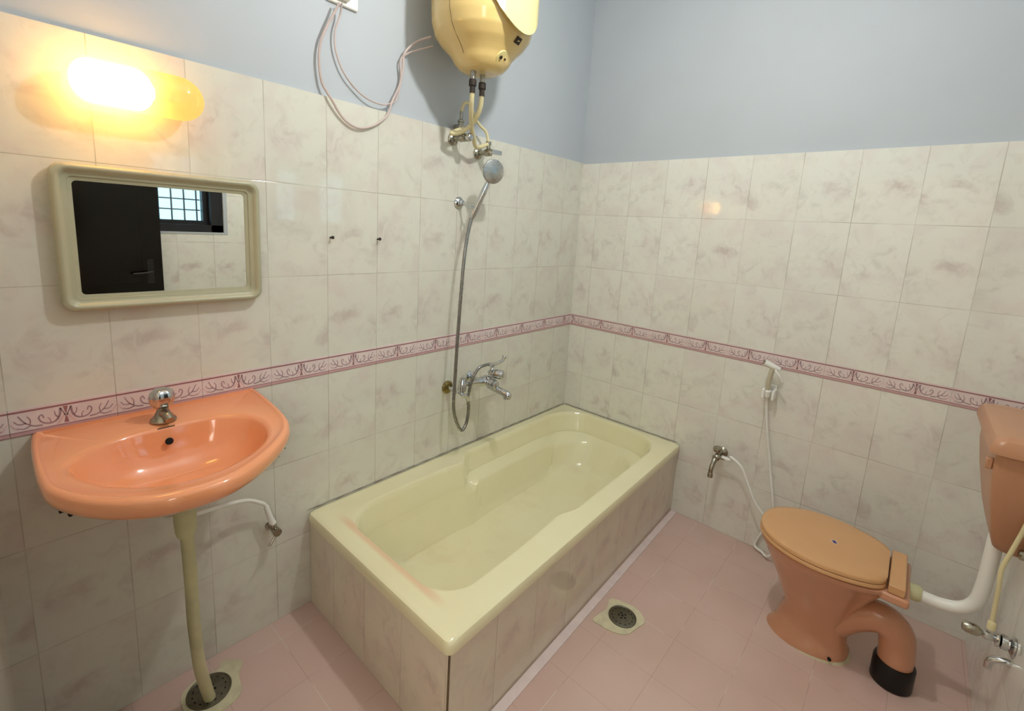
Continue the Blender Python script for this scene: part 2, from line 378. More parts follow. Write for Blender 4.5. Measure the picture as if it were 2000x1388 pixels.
def window(name, q, panes, closed_from=None):
    x0, x1, z0, z1 = q; y0 = RY0-0.12
    m = MB(); f = 0.045
    m.box((x0, y0, z0), (x0+f, RY0-0.01, z1)); m.box((x1-f*1.5, y0, z0), (x1, RY0-0.01, z1)); m.box((x0, y0, z0), (x1, RY0-0.01, z0+f)); m.box((x0, y0, z1-f), (x1, RY0-0.01, z1))
    for a, b in zip(panes[:-1], panes[1:]): m.box((a[1], y0, z0), (b[0], RY0-0.03, z1))
    for a, b in panes:
        for c, e in ((x0+f if a == panes[0][0] else a, a), (b, x1-f if b == panes[-1][1] else b)):
            if e-c > 0.004: m.box((c, y0, z0), (e, y0+0.05, z1))
        m.box((a, y0, z0), (b, y0+0.05, z0+0.07)); m.box((a, y0, z1-0.06), (b, y0+0.05, z1))
    o = m.obj(name, 'winframe', smooth=0); struct(o)
    o['_w'] = [0, 0, 0]
    for a, b in panes:
        g = MB(); g.box((a, y0+0.018, z0+0.07), (b, y0+0.022, z1-0.06)); g.obj('pane', 'glass', o, smooth=0)
        k = MB(); x = a+0.03
        while x < b: k.box((x-0.004, y0-0.02, z0+0.05), (x+0.004, y0-0.012, z1-0.05)); x += 0.068
        z = z0+0.135
        while z < z1-0.05: k.box((a, y0-0.014, z-0.004), (b, y0-0.006, z+0.004)); z += 0.066
        k.obj('grille', 'bar', o, smooth=0)
    t = MB()
    for a, b, c, e in ((x0-0.022, x0, z0-0.012, z1+0.01), (x1, x1+0.022, z0-0.012, z1+0.01)): t.box((a, RY0-0.002, c), (b, RY0+0.003, e))
    t.box((x0, RY0-0.002, z0-0.012), (x1, RY0+0.003, z0)); t.obj('window_edging', 'plaster', o, smooth=0)
    return o
window('window_1', W1, [(-1.86, -1.405)])
window('window_2', W2, [(-0.93, -0.76), (-0.61, -0.39)])

# door leaf, opened flat along the rear wall
m = MB(); dx1 = -1.665
m.box((RX0+0.005, -1.872, 0.008), (dx1, -1.836, 2.0))
for z0, z1 in ((0.15, 0.85), (1.02, 1.85)):
    m.box((RX0+0.10, -1.838, z0), (dx1-0.10, -1.830, z1))
door = struct(m.obj('door_1', 'darkwood', smooth=0, bevel=0.003)); door['_w'] = [0, 0, 0]
m = MB(); m.box((dx1-0.075, -1.836, 1.02), (dx1-0.045, -1.832, 1.16)); m.tube([(dx1-0.06, -1.834, 1.09), (dx1-0.06, -1.80, 1.09), (dx1-0.085, -1.795, 1.085), (dx1-0.15, -1.797, 1.08)], 0.007)
m.obj('door_handle', 'black', door)
# low pink kerb strip along the tub and the fillets
m = MB(); m.poly([(-1.655, -0.79), (0.0, -0.75), (0.0, -0.778), (-1.655, -0.822)], 0.0, 0.006)
struct(m.obj('trim_3', 'pinkfield', smooth=0))

# ------------------------------------------------------------------ decorated tile border
def ribbon(mb, pts, w0, w1, place, off):
    P = spline([(u, v, 0) for u, v in pts], 5); L = []; R = []
    for i, p in enumerate(P):
        a = P[max(i-1, 0)]; b = P[min(i+1, len(P)-1)]; t = (b-a).normalized(); n = Vector((-t.y, t.x, 0)); s = i/(len(P)-1)
        wd = (w0*(1-s)+w1*s)*0.5
        L.append(p+n*wd); R.append(p-n*wd)
    lo = [[place(q.x, q.y, 0.0) for q in (l, r)] + [place(q.x, q.y, off) for q in (r, l)] for l, r in zip(L, R)]
    mb.loft(lo)
def border(name, length, place, shift):
    zb, zt = 0.898, 0.967; m = MB()
    def band(u0, u1, a, b, off):
        p = [place(u0, a, 0), place(u1, a, 0), place(u1, b, 0), place(u0, b, 0)]; q = [place(u0, a, off), place(u1, a, off), place(u1, b, off), place(u0, b, off)]
        m.loft([p, q])
    k0 = -1; edges = []
    u = shift
    while u < length: edges.append(u); u += 0.2
    segs = [0.0] + [e for e in edges if 0 < e < length] + [length]
    for a, b in zip(segs[:-1], segs[1:]):
        a2, b2 = a+0.0006, b-0.0006
        m.cur = 0; band(a2, b2, zb, zt, 0.0015)
        m.cur = 1; band(a2, b2, zt-0.0105, zt-0.0060, 0.0019)
        m.cur = 1; band(a2, b2, zb+0.0095, zb+0.0115, 0.0019)
        m.cur = 1; band(a2, b2, zb+0.0005, zb+0.0020, 0.0019)
        m.cur = 2; band(a2, b2, zb+0.0020, zb+0.0095, 0.0018)
    H0 = zb+0.0118; H = (zt-0.0108)-H0
    c = shift-0.1
    while c < length+0.1:
        for sg in (-1, 1):
            f = lambda u, v: (c+sg*u*0.01, H0+v*H)
            A = [
                (3, [(0.2, 0.55), (0.9, 0.28), (1.7, 0.04)], 2.6, 2.0, 3),
                (1, [(0.0, 0.97), (0.0, 0.78), (0.0, 0.56)], 5.0, 0.6, 1),
                (1, [(0.0, 0.06), (0.0, 0.28), (0.0, 0.46)], 5.0, 0.6, 1),
                (2, [(0.15, 0.45), (0.6, 0.72), (1.0, 0.93)], 1.3, 1.0, 1),
                (2, [(0.95, 0.92), (1.15, 0.55), (1.8, 0.28), (3.0, 0.18), (4.4, 0.30), (4.9, 0.58), (4.35, 0.72), (4.0, 0.52)], 2.6, 1.1, 2),
                (2, [(1.5, 0.42), (1.95, 0.58), (2.05, 0.80)], 1.5, 0.8, 2),
                (2, [(2.9, 0.22), (3.0, 0.42), (3.4, 0.50)], 1.3, 0.7, 2),
                (2, [(4.4, 0.14), (6.0, 0.20), (7.4, 0.45), (8.4, 0.85)], 2.1, 1.0, 2),
                (2, [(6.4, 0.22), (7.6, 0.12), (8.8, 0.20)], 1.8, 0.9, 2),
                (2, [(7.2, 0.40), (8.4, 0.40), (9.2, 0.60)], 1.6, 0.9, 2),
                (2, [(6.5, 0.30), (6.4, 0.55), (6.9, 0.76)], 1.6, 0.8, 2),
                (3, [(8.6, 0.10), (9.3, 0.30), (9.8, 0.50)], 1.6, 1.0, 3),
            ]
            for mi, pts, w0, w1, _ in A:
                P = [f(*p) for p in pts]
                if min(p[0] for p in P) < 0.001 or max(p[0] for p in P) > length-0.001: continue
                if pts[0][0] == pts[-1][0] == 0.0 and sg < 0: continue
                m.cur = {1: 1, 2: 3, 3: 4}[mi]
                ribbon(m, P, w0*0.0018, w1*0.0018, place, 0.0020 if mi != 1 else 0.0021)
        c += 0.2
    return struct(m.obj(name, ['pinkfield', 'pinkline', 'pinkband', 'scroll', 'scrolllight'], smooth=0))
border('trim_1', 2.415, lambda u, z, o: Vector((-2.418+u, -o, z)), (-1.572+2.418) % 0.2)
border('trim_2', 1.896, lambda u, z, o: Vector((-o, -u-0.0025, z)), 0.1105)

# ------------------------------------------------------------------ bathtub and its tiled surround
def shear(x, y):   # the front of the tub runs slightly towards the corner
    return y*(1 - 0.054*(x+1.66)/1.66)
TX0, TY0, ZR = -1.662, -0.797, 0.387
N = 720; TC = (-0.80, -0.395)
def tring(poly, z, k=1.0):
    out = []
    for i in range(N):
        th = 2*PI*i/N; r = rayradius(poly, TC, th)*k
        x, y = TC[0]+r*math.cos(th), TC[1]+r*math.sin(th); zz = z(x, y) if callable(z) else z
        out.append(Vector((x, shear(x, y), zz)))
    return out
def outer(i): return rrect(TX0+i, TY0+i, -0.003-i, -0.003-i, 0.022, 8)
def inner(yb, yf, ybw, yfw, x0, x1, rad, e=0.0):
    """basin outline: narrow part x0..-0.95 between yb, yf; wide part up to x1 between ybw, yfw"""
    p = []
    ra = rad
    # counter-clockwise from far back corner
    xs = -0.95
    for k in range(9): th = math.radians(90*(1-k/8)); p.append((x1-0.20+0.20*math.cos(th)*1.0, ybw-0.17+0.17*math.sin(th)))
    for k in range(9): th = math.radians(-90*k/8); p.append((x1-0.20+0.20*math.cos(th), yfw+0.17+0.17*math.sin(th)))
    # front notch
    for t in (0, .25, .5, .75, 1.0):
        s = t*t*(3-2*t); p.append((xs+0.055-0.11*t, yfw+(yf+0.012-yfw)*s))
    p += [(-1.12, yf+0.005), (-1.25, yf)]
    for k in range(9): th = math.radians(-90-90*k/8); p.append((x0+ra+ra*math.cos(th), yf+ra+ra*math.sin(th)))
    for k in range(9): th = math.radians(180-90*k/8); p.append((x0+ra+ra*math.cos(th), yb-ra+ra*math.sin(th)))
    p += [(-1.25, yb), (-1.08, yb-0.005)]
    for t in (0, .25, .5, .75, 1.0):
        s = t*t*(3-2*t); p.append((xs-0.055+0.11*t, yb-0.018+(ybw-yb+0.018)*s))
    return p
m = MB()
lip = inner(-0.120, -0.690, -0.068, -0.708, -1.580, -0.055, 0.13)
def shrink(poly, d):
    out = []
    for x, y in poly:
        dx, dy = x-TC[0], y-TC[1]; out.append((x - math.copysign(1, dx)*d*min(1, abs(dx)/0.45), y - math.copysign(1, dy)*d*min(1, abs(dy)/0.15)))
    return out
rings = [tring(outer(0.012), 0.342), tring(outer(0.001), 0.346), tring(outer(0.0), 0.356), tring(outer(0.0), 0.374), tring(outer(0.004), 0.383), tring(outer(0.012), 0.387),
         tring(outer(0.022), 0.388),
         tring(shrink(lip, -0.022), 0.3885), tring(shrink(lip, -0.012), 0.391), tring(shrink(lip, -0.005), 0.390), tring(lip, 0.383), tring(shrink(lip, 0.004), 0.368)]
wide = inner(-0.135, -0.68, -0.078, -0.700, -1.578, -0.070, 0.14)
wide2 = inner(-0.142, -0.67, -0.088, -0.694, -1.572, -0.080, 0.14)
shelf = inner(-0.150, -0.665, -0.165, -0.628, -1.560, -0.100, 0.14)
shelf2 = inner(-0.156, -0.66, -0.172, -0.620, -1.555, -0.108, 0.14)
low = inner(-0.165, -0.64, -0.172, -0.618, -1.51, -0.165, 0.13)
flo = inner(-0.19, -0.61, -0.20, -0.585, -1.44, -0.24, 0.12)
def zshelf(base_in, base_out):
    # armrest shelf between x=-0.93 and x=-0.33, elsewhere the wall simply falls
    def f(x, y):
        a = max(0, min(1, (x+0.95)/0.03))*max(0, min(1, (-0.28-x)/0.12)); a = a*a*(3-2*a)
        return base_in*a + base_out*(1-a)
    return f
def blend(p, q, t): return [a*(1-t)+b*t for a, b in zip(p, q)]
ra_, rb_ = tring(wide2, zshelf(0.293, 0.285)), tring(shelf, zshelf(0.286, 0.250))
rings += [tring(wide, 0.315), tring(wide2, zshelf(0.300, 0.295)), ra_, blend(ra_, rb_, 0.12), blend(ra_, rb_, 0.5), blend(ra_, rb_, 0.88), rb_, tring(shelf2, zshelf(0.276, 0.235)),
          tring(low, 0.150), tring(shrink(low, 0.02), 0.125), tring(flo, 0.112), tring(flo, 0.110, 0.7), tring(flo, 0.107, 0.25)]
m.loft(rings, cap0=False)
tub = tag(m.obj('bathtub', 'tub', smooth=38), 'cream bathtub with moulded armrests set in a tiled box in the corner', 'bathtub'); tub['_w'] = [0, 0, 0]
m = MB(); m.tube([(-1.66 + 0.02*i, -0.0025, 0.3885 + 0.0015*math.sin(i*1.7)*math.sin(i*0.31)) for i in range(83)], lambda t: 0.0005+0.0007*math.sin(t*60)**2, 6, 0); m.tube([(-0.0025, -0.01-0.02*i, 0.3885 + 0.001*math.sin(i*1.3)) for i in range(37)], 0.0009, 6, 0); m.obj('sealant_line', 'dirt', tub)

sur = thing('tub_surround', 'low box of marbled tile panels enclosing the cream bathtub', 'tub surround', (-0.83, -0.4, 0))
m = MB(); m.poly([(-1.648, -0.786), (-0.002, -0.743), (-0.002, -0.728), (-1.638, -0.771)], 0.0, 0.345); m.obj('front_panel', 'panelX', sur, smooth=0)
m = MB(); m.poly([(-1.650, -0.784), (-1.650, -0.003), (-1.635, -0.003), (-1.635, -0.7705)], 0.0, 0.345); m.obj('end_panel', 'panelY', sur, smooth=0)
m = MB(); m.box((-1.652, -0.788, 0.0), (-1.6475, -0.7835, 0.343)); m.obj('corner_joint', 'dirt', sur, smooth=0)

# ------------------------------------------------------------------ wash basin
SXC, SZ = -2.083, 0.900
half = [(0.257, -0.002), (0.258, -0.06), (0.257, -0.14), (0.247, -0.25), (0.222, -0.345), (0.175, -0.432), (0.10, -0.498), (0.0, -0.522)]
half_l = [(0.255, -0.002), (0.260, -0.08), (0.262, -0.18), (0.260, -0.28), (0.250, -0.35), (0.210, -0.430), (0.151, -0.492), (0.085, -0.525)]
half_r = [(0.257, -0.002), (0.256, -0.08), (0.251, -0.17), (0.242, -0.26), (0.228, -0.325), (0.198, -0.385), (0.141, -0.450), (0.070, -0.505), (0.0, -0.532)]
right = [(SXC+a, b) for a, b in half_r]; left = [(SXC-a, b) for a, b in reversed(half_l)]
def edge_spl(pts): return [(p.x, p.y) for p in spline([(a, b, 0) for a, b in pts], 6)]
sout = edge_spl(right + left)
bowl = closed_spline([(-2.297, -0.250), (-2.268, -0.178), (-2.190, -0.135), (-2.095, -0.128), (-1.985, -0.135), (-1.912, -0.190), (-1.898, -0.275), (-1.928, -0.360), (-1.995, -0.425), (-2.085, -0.458), (-2.175, -0.440), (-2.255, -0.365)])
SCN = (-2.09, -0.285); NS = 160
corner_th = [math.atan2(-0.002-SCN[1], SXC+s*0.257-SCN[0]) for s in (1, -1)]
TH_S = sorted([2*PI*i/NS-PI for i in range(NS)] + corner_th)
def sring(poly, z, k=1.0, dz=0, inset=0.0, tilt=0.0):
    out = []
    for th in TH_S:
        r = max(rayradius(poly, SCN, th)*k-inset, 0.004)
        x, y = SCN[0]+r*math.cos(th), SCN[1]+r*math.sin(th)
        out.append(Vector((x, min(y, -0.002), z)))
    return out
def sring_w(z, kx, ky, y0):   # underside: shrink towards the wall
    out = []
    for th in TH_S:
        r = rayradius(sout, SCN, th); x, y = SCN[0]+r*math.cos(th), SCN[1]+r*math.sin(th)
        out.append(Vector((SXC+(x-SXC)*kx, y0+(y-y0)*ky, z)))
    return out
basin = thing('wash_basin', 'peach wall-hung wash basin below the framed mirror', 'wash basin', (SXC, -0.25, 0.72))
m = MB()
rings = [sring_w(0.744, 0.22, 0.20, -0.235), sring_w(0.758, 0.40, 0.40, -0.16), sring_w(0.785, 0.61, 0.62, -0.05), sring_w(0.817, 0.81, 0.83, -0.003), sring_w(0.842, 0.93, 0.935, -0.003), sring_w(0.860, 0.982, 0.982, -0.002),
         sring_w(0.875, 1.0, 1.0, -0.002), sring_w(0.893, 1.0, 1.0, -0.002), sring_w(0.900, 0.985, 0.985, -0.002), sring_w(0.9015, 0.965, 0.965, -0.004), sring_w(0.899, 0.95, 0.948, -0.008), sring_w(0.893, 0.93, 0.925, -0.02)]
rings += [sring(bowl, 0.891, 1.06), sring(bowl, 0.888, 1.0), sring(bowl, 0.880, 0.975), sring(bowl, 0.855, 0.93), sring(bowl, 0.820, 0.85), sring(bowl, 0.790, 0.70), sring(bowl, 0.775, 0.5), sring(bowl, 0.770, 0.28), sring(bowl, 0.768, 0.10)]
m.loft(rings); m.obj('basin_body', 'peach', basin, smooth=60)
m = MB(); m.lathe([(0.009, 0), (0.009, 0.004), (0.0065, 0.0045)], (-2.093, -0.150, 0.856), (0.0, -0.93, 0.35), 20); m.obj('overflow_hole', 'hole', basin)
m = MB(); m.lathe([(0.024, 0), (0.024, 0.003), (0.018, 0.004), (0.014, 0.001)], (-2.09, -0.285, 0.7685), (0, 0, 1), 24); m.obj('drain_ring', 'oldchrome', basin)
m = MB(); m.box((-2.112, -0.1290, 0.8855), (-2.074, -0.1265, 0.8885)); m.obj('chain_slot', 'dirt', basin)
for x, y in ((-1.748, 1), (-2.312, -1)):
    m = MB()
    if y > 0:
        m.box((-1.86, -0.012, 0.678), (-1.765, -0.004, 0.690)); m.box((-1.774, -0.03, 0.672), (-1.744, -0.004, 0.700)); m.lathe([(0.006, 0), (0.006, 0.02)], (-1.765, -0.015, 0.664), (0, 0, -1), 10)
    else:
        m.box((-2.306, -0.02, 0.679), (-2.282, -0.004, 0.685)); m.lathe([(0.0055, 0), (0.0055, 0.010), (0.004, 0.016)], (-2.286, -0.022, 0.678), (0, -1, -0.3), 10)
    m.obj('support_bracket', 'nail', basin, bevel=0.001)

tap = thing('pillar_tap', 'stubby chrome tap with a ribbed knob on the peach basin', 'tap', (-2.09, -0.088, 0.894))
m = MB(); m.lathe([(0.030, 0), (0.030, 0.003), (0.024, 0.010), (0.018, 0.020), (0.014, 0.028), (0.012, 0.040)], (-2.09, -0.088, 0.894), (0, 0, 1), 24)
m.tube([(-2.09, -0.092, 0.915), (-2.088, -0.12, 0.918), (-2.086, -0.138, 0.908)], lambda t: 0.013-0.003*t, 14, 6)
m.obj('tap_body', 'oldchrome', tap)
m = MB(); prof = [(0.011, 0), (0.018, 0.004), (0.025, 0.014), (0.0275, 0.026), (0.0275, 0.036), (0.025, 0.046), (0.019, 0.053), (0.010, 0.056), (0.001, 0.057)]; rings = []
for r, h in prof: rings.append([Vector((-2.09+r*(1+0.07*math.cos(6*2*PI*k/48))*math.cos(2*PI*k/48), -0.088+r*(1+0.07*math.cos(6*2*PI*k/48))*math.sin(2*PI*k/48), 0.928+h)) for k in range(48)])
m.loft(rings); m.obj('tap_knob', 'chrome', tap)

wp = thing('waste_pipe', 'flexible cream waste pipe hanging from the basin into the floor drain', 'pipe', (-2.05, -0.17, 0))
m = MB(); m.lathe([(0.020, 0.05), (0.029, 0.035), (0.029, 0.0), (0.026, -0.01), (0.024, -0.06), (0.020, -0.075)], (-2.088, -0.235, 0.70), (0.0, 0.0, 1), 24); m.obj('coupling_nut', 'waste', wp)
m = MB(); m.tube([(-2.088, -0.235, 0.655), (-2.082, -0.222, 0.56), (-2.079, -0.213, 0.44), (-2.076, -0.203, 0.33), (-2.066, -0.185, 0.18), (-2.050, -0.163, 0.08), (-2.036, -0.15, 0.004)], lambda t: 0.0155+0.0006*math.sin(t*500), 16, 26); m.obj('corrugated_pipe', 'waste', wp)

# ------------------------------------------------------------------ floor drains
def drain(label, c, R, patch, pname):
    t = thing('floor_drain', label, 'floor drain', (c[0], c[1], 0.0))
    m = MB(); m.poly(closed_spline(patch, 5), 0.0, 0.0035); m.obj('cement_collar', 'cement', t)
    m = MB(); m.lathe([(R, 0.003), (R, 0.006), (R*0.94, 0.0068), (R*0.90, 0.0050), (R*0.80, 0.0060), (R*0.4, 0.0085), (0.001, 0.009)], (c[0], c[1], 0.0), (0, 0, 1), 40); m.obj('grate', 'grate', t)
    m = MB()
    for ring, n in ((0.0, 1), (0.25, 5), (0.48, 10), (0.70, 14)):
        for k in range(n):
            a = 2*PI*k/n+ring*3; x, y = c[0]+R*ring*math.cos(a), c[1]+R*ring*math.sin(a)
            h = 0.0096-0.0034*ring/0.7
            m.lathe([(0.0042, h-0.001), (0.0042, h+0.0004)], (x, y, 0), (0, 0, 1), 8)
    m.obj('grate_holes', 'hole', t)
    return t
drain('round steel drain grate with the waste pipe in it, under the basin', (-2.030, -0.123), 0.060, [(-2.100, -0.14), (-2.092, -0.08), (-2.045, -0.055), (-1.990, -0.066), (-1.972, -0.044), (-1.948, -0.055), (-1.925, -0.09), (-1.948, -0.13), (-1.962, -0.19), (-1.999, -0.212), (-2.053, -0.207), (-2.088, -0.178)], 'a')
drain('round steel drain grate in pale cement on the floor before the bathtub', (-0.850, -0.902), 0.053, [(-0.938, -0.826), (-0.86, -0.838), (-0.800, -0.823), (-0.779, -0.875), (-0.772, -0.927), (-0.806, -0.974), (-0.86, -0.966), (-0.910, -0.952), (-0.936, -0.914), (-0.945, -0.857)], 'b')

# ------------------------------------------------------------------ framed mirror
mir = thing('framed_mirror', 'rectangular mirror in a rounded grey-green moulded frame', 'mirror', (-2.035, 0, 1.2))
mx0, mx1, mz0, mz1 = -2.262, -1.802, 1.196, 1.553
def mring(ix, d, r): return [Vector((x, -d, z)) for x, z in rrect(mx0+ix, mz0+ix, mx1-ix, mz1-ix, max(r, 0.002), 8)]
m = MB()
m.loft([mring(0.006, 0.001, 0.026), mring(0.001, 0.006, 0.028), mring(0.0, 0.020, 0.028), mring(0.003, 0.031, 0.027), mring(0.009, 0.0345, 0.025), mring(0.014, 0.033, 0.022), mring(0.019, 0.024, 0.018), mring(0.022, 0.0215, 0.016), mring(0.030, 0.0205, 0.013), mring(0.031, 0.0175, 0.012), mring(0.040, 0.0155, 0.010), mring(0.0405, 0.009, 0.009)])
m.obj('mirror_frame', 'frame', mir, smooth=45)
m = MB(); m.loft([mring(0.038, 0.0095, 0.010), mring(0.038, 0.0135, 0.010)]); m.obj('mirror_glass', 'mirror', mir, smooth=30)

# ------------------------------------------------------------------ wall lamp
lx, lz, ly = -2.087, 1.740, -0.060
wl = thing('wall_lamp', 'lit capsule-shaped amber glass wall lamp above the mirror', 'lamp', (lx, 0, lz))
def capsule(mb, x0, x1, y, z, r, rx=None, seg=32, n=12, flat=1.0):
    rx = rx or r; rings = []
    for k in range(n+1): a = PI/2*k/n; rings.append((x0+rx-rx*math.cos(a), r*math.sin(a)))
    for k in range(1, 9): rings.append((x0+rx+(x1-x0-2*rx)*k/9, r))
    for k in range(n+1): a = PI/2*(1-k/n); rings.append((x1-rx+rx*math.cos(a), r*math.sin(a)))
    mb.loft([[Vector((x, y+q*flat*math.cos(2*PI*j/seg), z+q*math.sin(2*PI*j/seg))) for j in range(seg)] for x, q in [(a, max(b, 0.0006)) for a, b in rings]])
m = MB(); capsule(m, lx-0.139, lx+0.139, ly, lz, 0.054, 0.056, flat=0.75); m.obj('lamp_shade', 'shade', wl, smooth=60)
m = MB(); capsule(m, lx-0.128, lx+0.030, ly, lz, 0.049, 0.040, flat=0.68); m.obj('bulb', 'bulb', wl, smooth=60)
m = MB(); m.lathe([(0.016, 0), (0.016, 0.035), (0.012, 0.040)], (lx+0.030, ly, lz), (1, 0, 0), 20); m.obj('lamp_holder', 'cream_hose', wl)
m = MB(); m.box((lx-0.03, -0.016, lz-0.02), (lx+0.03, -0.001, lz+0.02)); m.obj('wall_mount', 'white_plastic', wl, bevel=0.003)

# ------------------------------------------------------------------ water heater
gx, gy, GR = -1.075, -0.222, 0.187
heater = thing('water_heater', 'cream cylindrical water heater hung high on the plaster wall', 'water heater', (gx, gy, 2.03))
def hr(z):
    P = [(2.020, 0.035), (2.022, 0.060), (2.032, 0.082), (2.050, 0.100), (2.072, 0.112), (2.090, 0.128), (2.112, 0.152), (2.140, 0.172), (2.180, 0.184), (2.225, GR), (2.50, GR), (2.54, 0.176), (2.565, 0.14), (2.575, 0.05)]
    for (a, ra), (b, rb) in zip(P[:-1], P[1:]):
        if a <= z <= b: t = (z-a)/(b-a); return ra+(rb-ra)*t
    return P[-1][1] if z > 2.5 else P[0][1]
zs = [2.020, 2.022, 2.027, 2.032, 2.04] + [2.05+0.006*i for i in range(32)] + [2.26, 2.3, 2.36, 2.42, 2.46, 2.50, 2.52, 2.54, 2.555, 2.565, 2.572, 2.575]
NG = 120; m = MB(); rings = []
for z in zs:
    ring = []
    for k in range(NG):
        th = 2*PI*k/NG; r = hr(z)
        dth = abs((th-1.5*PI+PI) % (2*PI)-PI)            # angle from the front (-y)
        ring.append(Vector((gx+r*math.cos(th), gy+r*math.sin(th)*(1.0 if math.sin(th) < 0 else 1.08), z)))
    rings.append(ring)
m.loft(rings); m.obj('tank_shell', 'geyser', heater, smooth=60)
# raised front cover with a tongue-shaped lower edge
m = MB(); rings = []; na = 48; A = math.radians(74)
for j in range(15):
    ring_o = []
    for k in range(na+1):
        a = -A+2*A*k/na; th = 1.5*PI+a; zb = 2.118+0.33*(abs(a)/A)**1.9
        z = zb+(2.50-zb)*j/14; r = GR+0.011
        ring_o.append(Vector((gx+r*math.cos(th), gy+r*math.sin(th), z)))
    rings.append(ring_o)
inner_ = [[Vector((gx+(p.x-gx)*0.955, gy+(p.y-gy)*0.955, p.z+ (0.010 if False else 0))) for p in r] for r in rings]
lo = [rings[j] + list(reversed(inner_[j])) for j in range(15)]
m.loft(lo); m.obj('front_cover', 'geyser_front', heater, smooth=50)
m = MB()                                                     # seam round the casing
for sgn in (-1,):
    P = []
    for z in [2.50-0.02*i for i in range(23)]:
        th = 1.5*PI+math.radians(-84); r = hr(z)+0.0005; P.append((gx+r*math.cos(th), gy+r*math.sin(th), z))
    m.tube(P, 0.0009, 6, 0)
m.obj('casing_seam', 'dirt', heater)
m = MB(); m.lathe([(0.026, 0), (0.024, 0.004), (0.0, 0.005)], (gx-0.005, gy-0.100, 2.060), (0.10, -0.72, -0.68), 24); m.obj('thermostat_cap', 'geyser_front', heater)
m = MB(); m.lathe([(0.006, 0), (0.006, 0.006)], (gx-0.012, gy-0.103, 2.058), (0.1, -0.72, -0.68), 12); m.lathe([(0.004, 0), (0.004, 0.006)], (gx+0.010, gy-0.101, 2.058), (0.1, -0.72, -0.68), 12); m.obj('indicator_light', 'nail', heater)
m = MB(); c = Vector((gx+0.022, gy-0.1515, 2.112)); n_ = Vector((0.15, -0.78, -0.60)).normalized(); a_ = Vector((0.98, 0.19, 0)).normalized(); b_ = n_.cross(a_)
m.loft([[c+n_*h+a_*s1*0.014+b_*s2*0.012 for s1, s2 in ((-1, -1), (1, -1), (1, 1), (-1, 1))] for h in (-0.006, 0.0035)])
m.obj('maker_badge', 'nail', heater)
m = MB(); m.loft([[c+n_*h+a_*s1*0.006+b_*s2*0.0015 for s1, s2 in ((-1, -2), (1, 0), (1, 2), (-1, 0))] for h in (0.0035, 0.0042)]); m.obj('badge_mark', 'geyser_front', heater)
for px in (gx-0.040, gx+0.010):
    m = MB(); m.lathe([(0.010, 0.02), (0.010, -0.035)], (px, gy+0.005, 2.02), (0, 0, 1), 16)
    m.obj('pipe_stub', 'oldchrome', heater)
    m = MB(); m.lathe([(0.013, -0.028), (0.014, -0.034), (0.014, -0.050), (0.010, -0.054), (0.010, -0.076)], (px, gy+0.005, 2.02), (0, 0, 1), 16); m.obj('hose_nut', 'nail', heater)

def stop_valve(label, x, z, rot):
    t = thing('stop_valve', label, 'valve', (x, 0, z), None)
    m = MB(); m.lathe([(0.026, 0.001), (0.026, 0.006), (0.018, 0.014), (0.011, 0.016), (0.011, 0.05), (0.016, 0.052), (0.016, 0.080), (0.012, 0.085)], (x, 0, z), (0, -1, 0), 24)
    m.lathe([(0.009, 0.0), (0.009, 0.03), (0.012, 0.032), (0.012, 0.045)], (x, -0.066, z), (0, 0, 1), 16)
    m.obj('valve_body', 'oldchrome', t)
    m = MB()
    if rot: m.box((x-0.010, -0.105, z-0.008), (x+0.048, -0.083, z+0.010))
    else: m.lathe([(0.010, 0.085), (0.017, 0.092), (0.018, 0.11), (0.012, 0.116)], (x, 0, z), (0, -1, 0), 8)
    m.obj('valve_handle', 'chrome', t, bevel=0.002)
    return t
stop_valve('round chrome stop valve, left of the two under the water heater', -1.013, 1.815, 0)
stop_valve('chrome stop valve with square lever, right of the two under the heater', -0.862, 1.780, 1)
# threaded branch above the left valve
m = MB(); x, z = -1.000, 1.865
m.lathe([(0.010, 0), (0.010, 0.006), (0.015, 0.008), (0.015, 0.018), (0.011, 0.020), (0.011, 0.030), (0.014, 0.032), (0.014, 0.040), (0.007, 0.044), (0.006, 0.075)], (x, -0.035, z-0.015), (0, 0, 1), 18)
m.lathe([(0.012, 0), (0.010, 0.034)], (x, -0.001, z), (0, -1, 0), 14)
tag(m.obj('pipe_connector', 'oldchrome'), 'small threaded chrome pipe fitting above the round stop valve', 'pipe fitting')
def hose(name, label, pts, r, mat, cat='hose', sm=10, seg=12):
    m = MB(); m.tube(pts, r, seg, sm); return tag(m.obj(name, mat), label, cat)
def wallpt(u, v, y):   # point on the plane y seen at photo pixel (u, v)
    d = rr*((u-CX)/F_PX) + uu*(-(v-CY)/F_PX) + d_
    C = Vector((-2.3795, -1.5533, 1.4598)); t = (y-C.y)/d.y; return C+d*t
hose('supply_hose', 'cream hose curving from the heater to the round left stop valve',
     [(gx+0.010, gy+0.005, 1.948), wallpt(939, 205, -0.205), wallpt(934, 222, -0.185), wallpt(924, 240, -0.15), wallpt(908, 254, -0.115), wallpt(893, 260, -0.09), wallpt(882, 259, -0.072), (-1.014, -0.066, 1.852)], 0.0088, 'cream_hose')
hose('supply_hose', 'straight cream hose running from the heater down to the lever stop valve',
     [(gx-0.040, gy+0.005, 1.948), wallpt(921, 200, -0.205), wallpt(920, 222, -0.18), wallpt(921, 245, -0.14), wallpt(925, 268, -0.10), wallpt(931, 287, -0.072), (-0.862, -0.066, 1.815)], 0.0088, 'cream_hose')
hose('bypass_hose', 'thin cream hose looping over between the two heater valves',
     [(-1.000, -0.035, 1.925), (-0.985, -0.038, 1.962), (-0.955, -0.04, 1.955), (-0.925, -0.045, 1.91), (-0.900, -0.05, 1.885), (-0.872, -0.06, 1.862), (-0.862, -0.066, 1.815)], 0.0062, 'cream_hose')

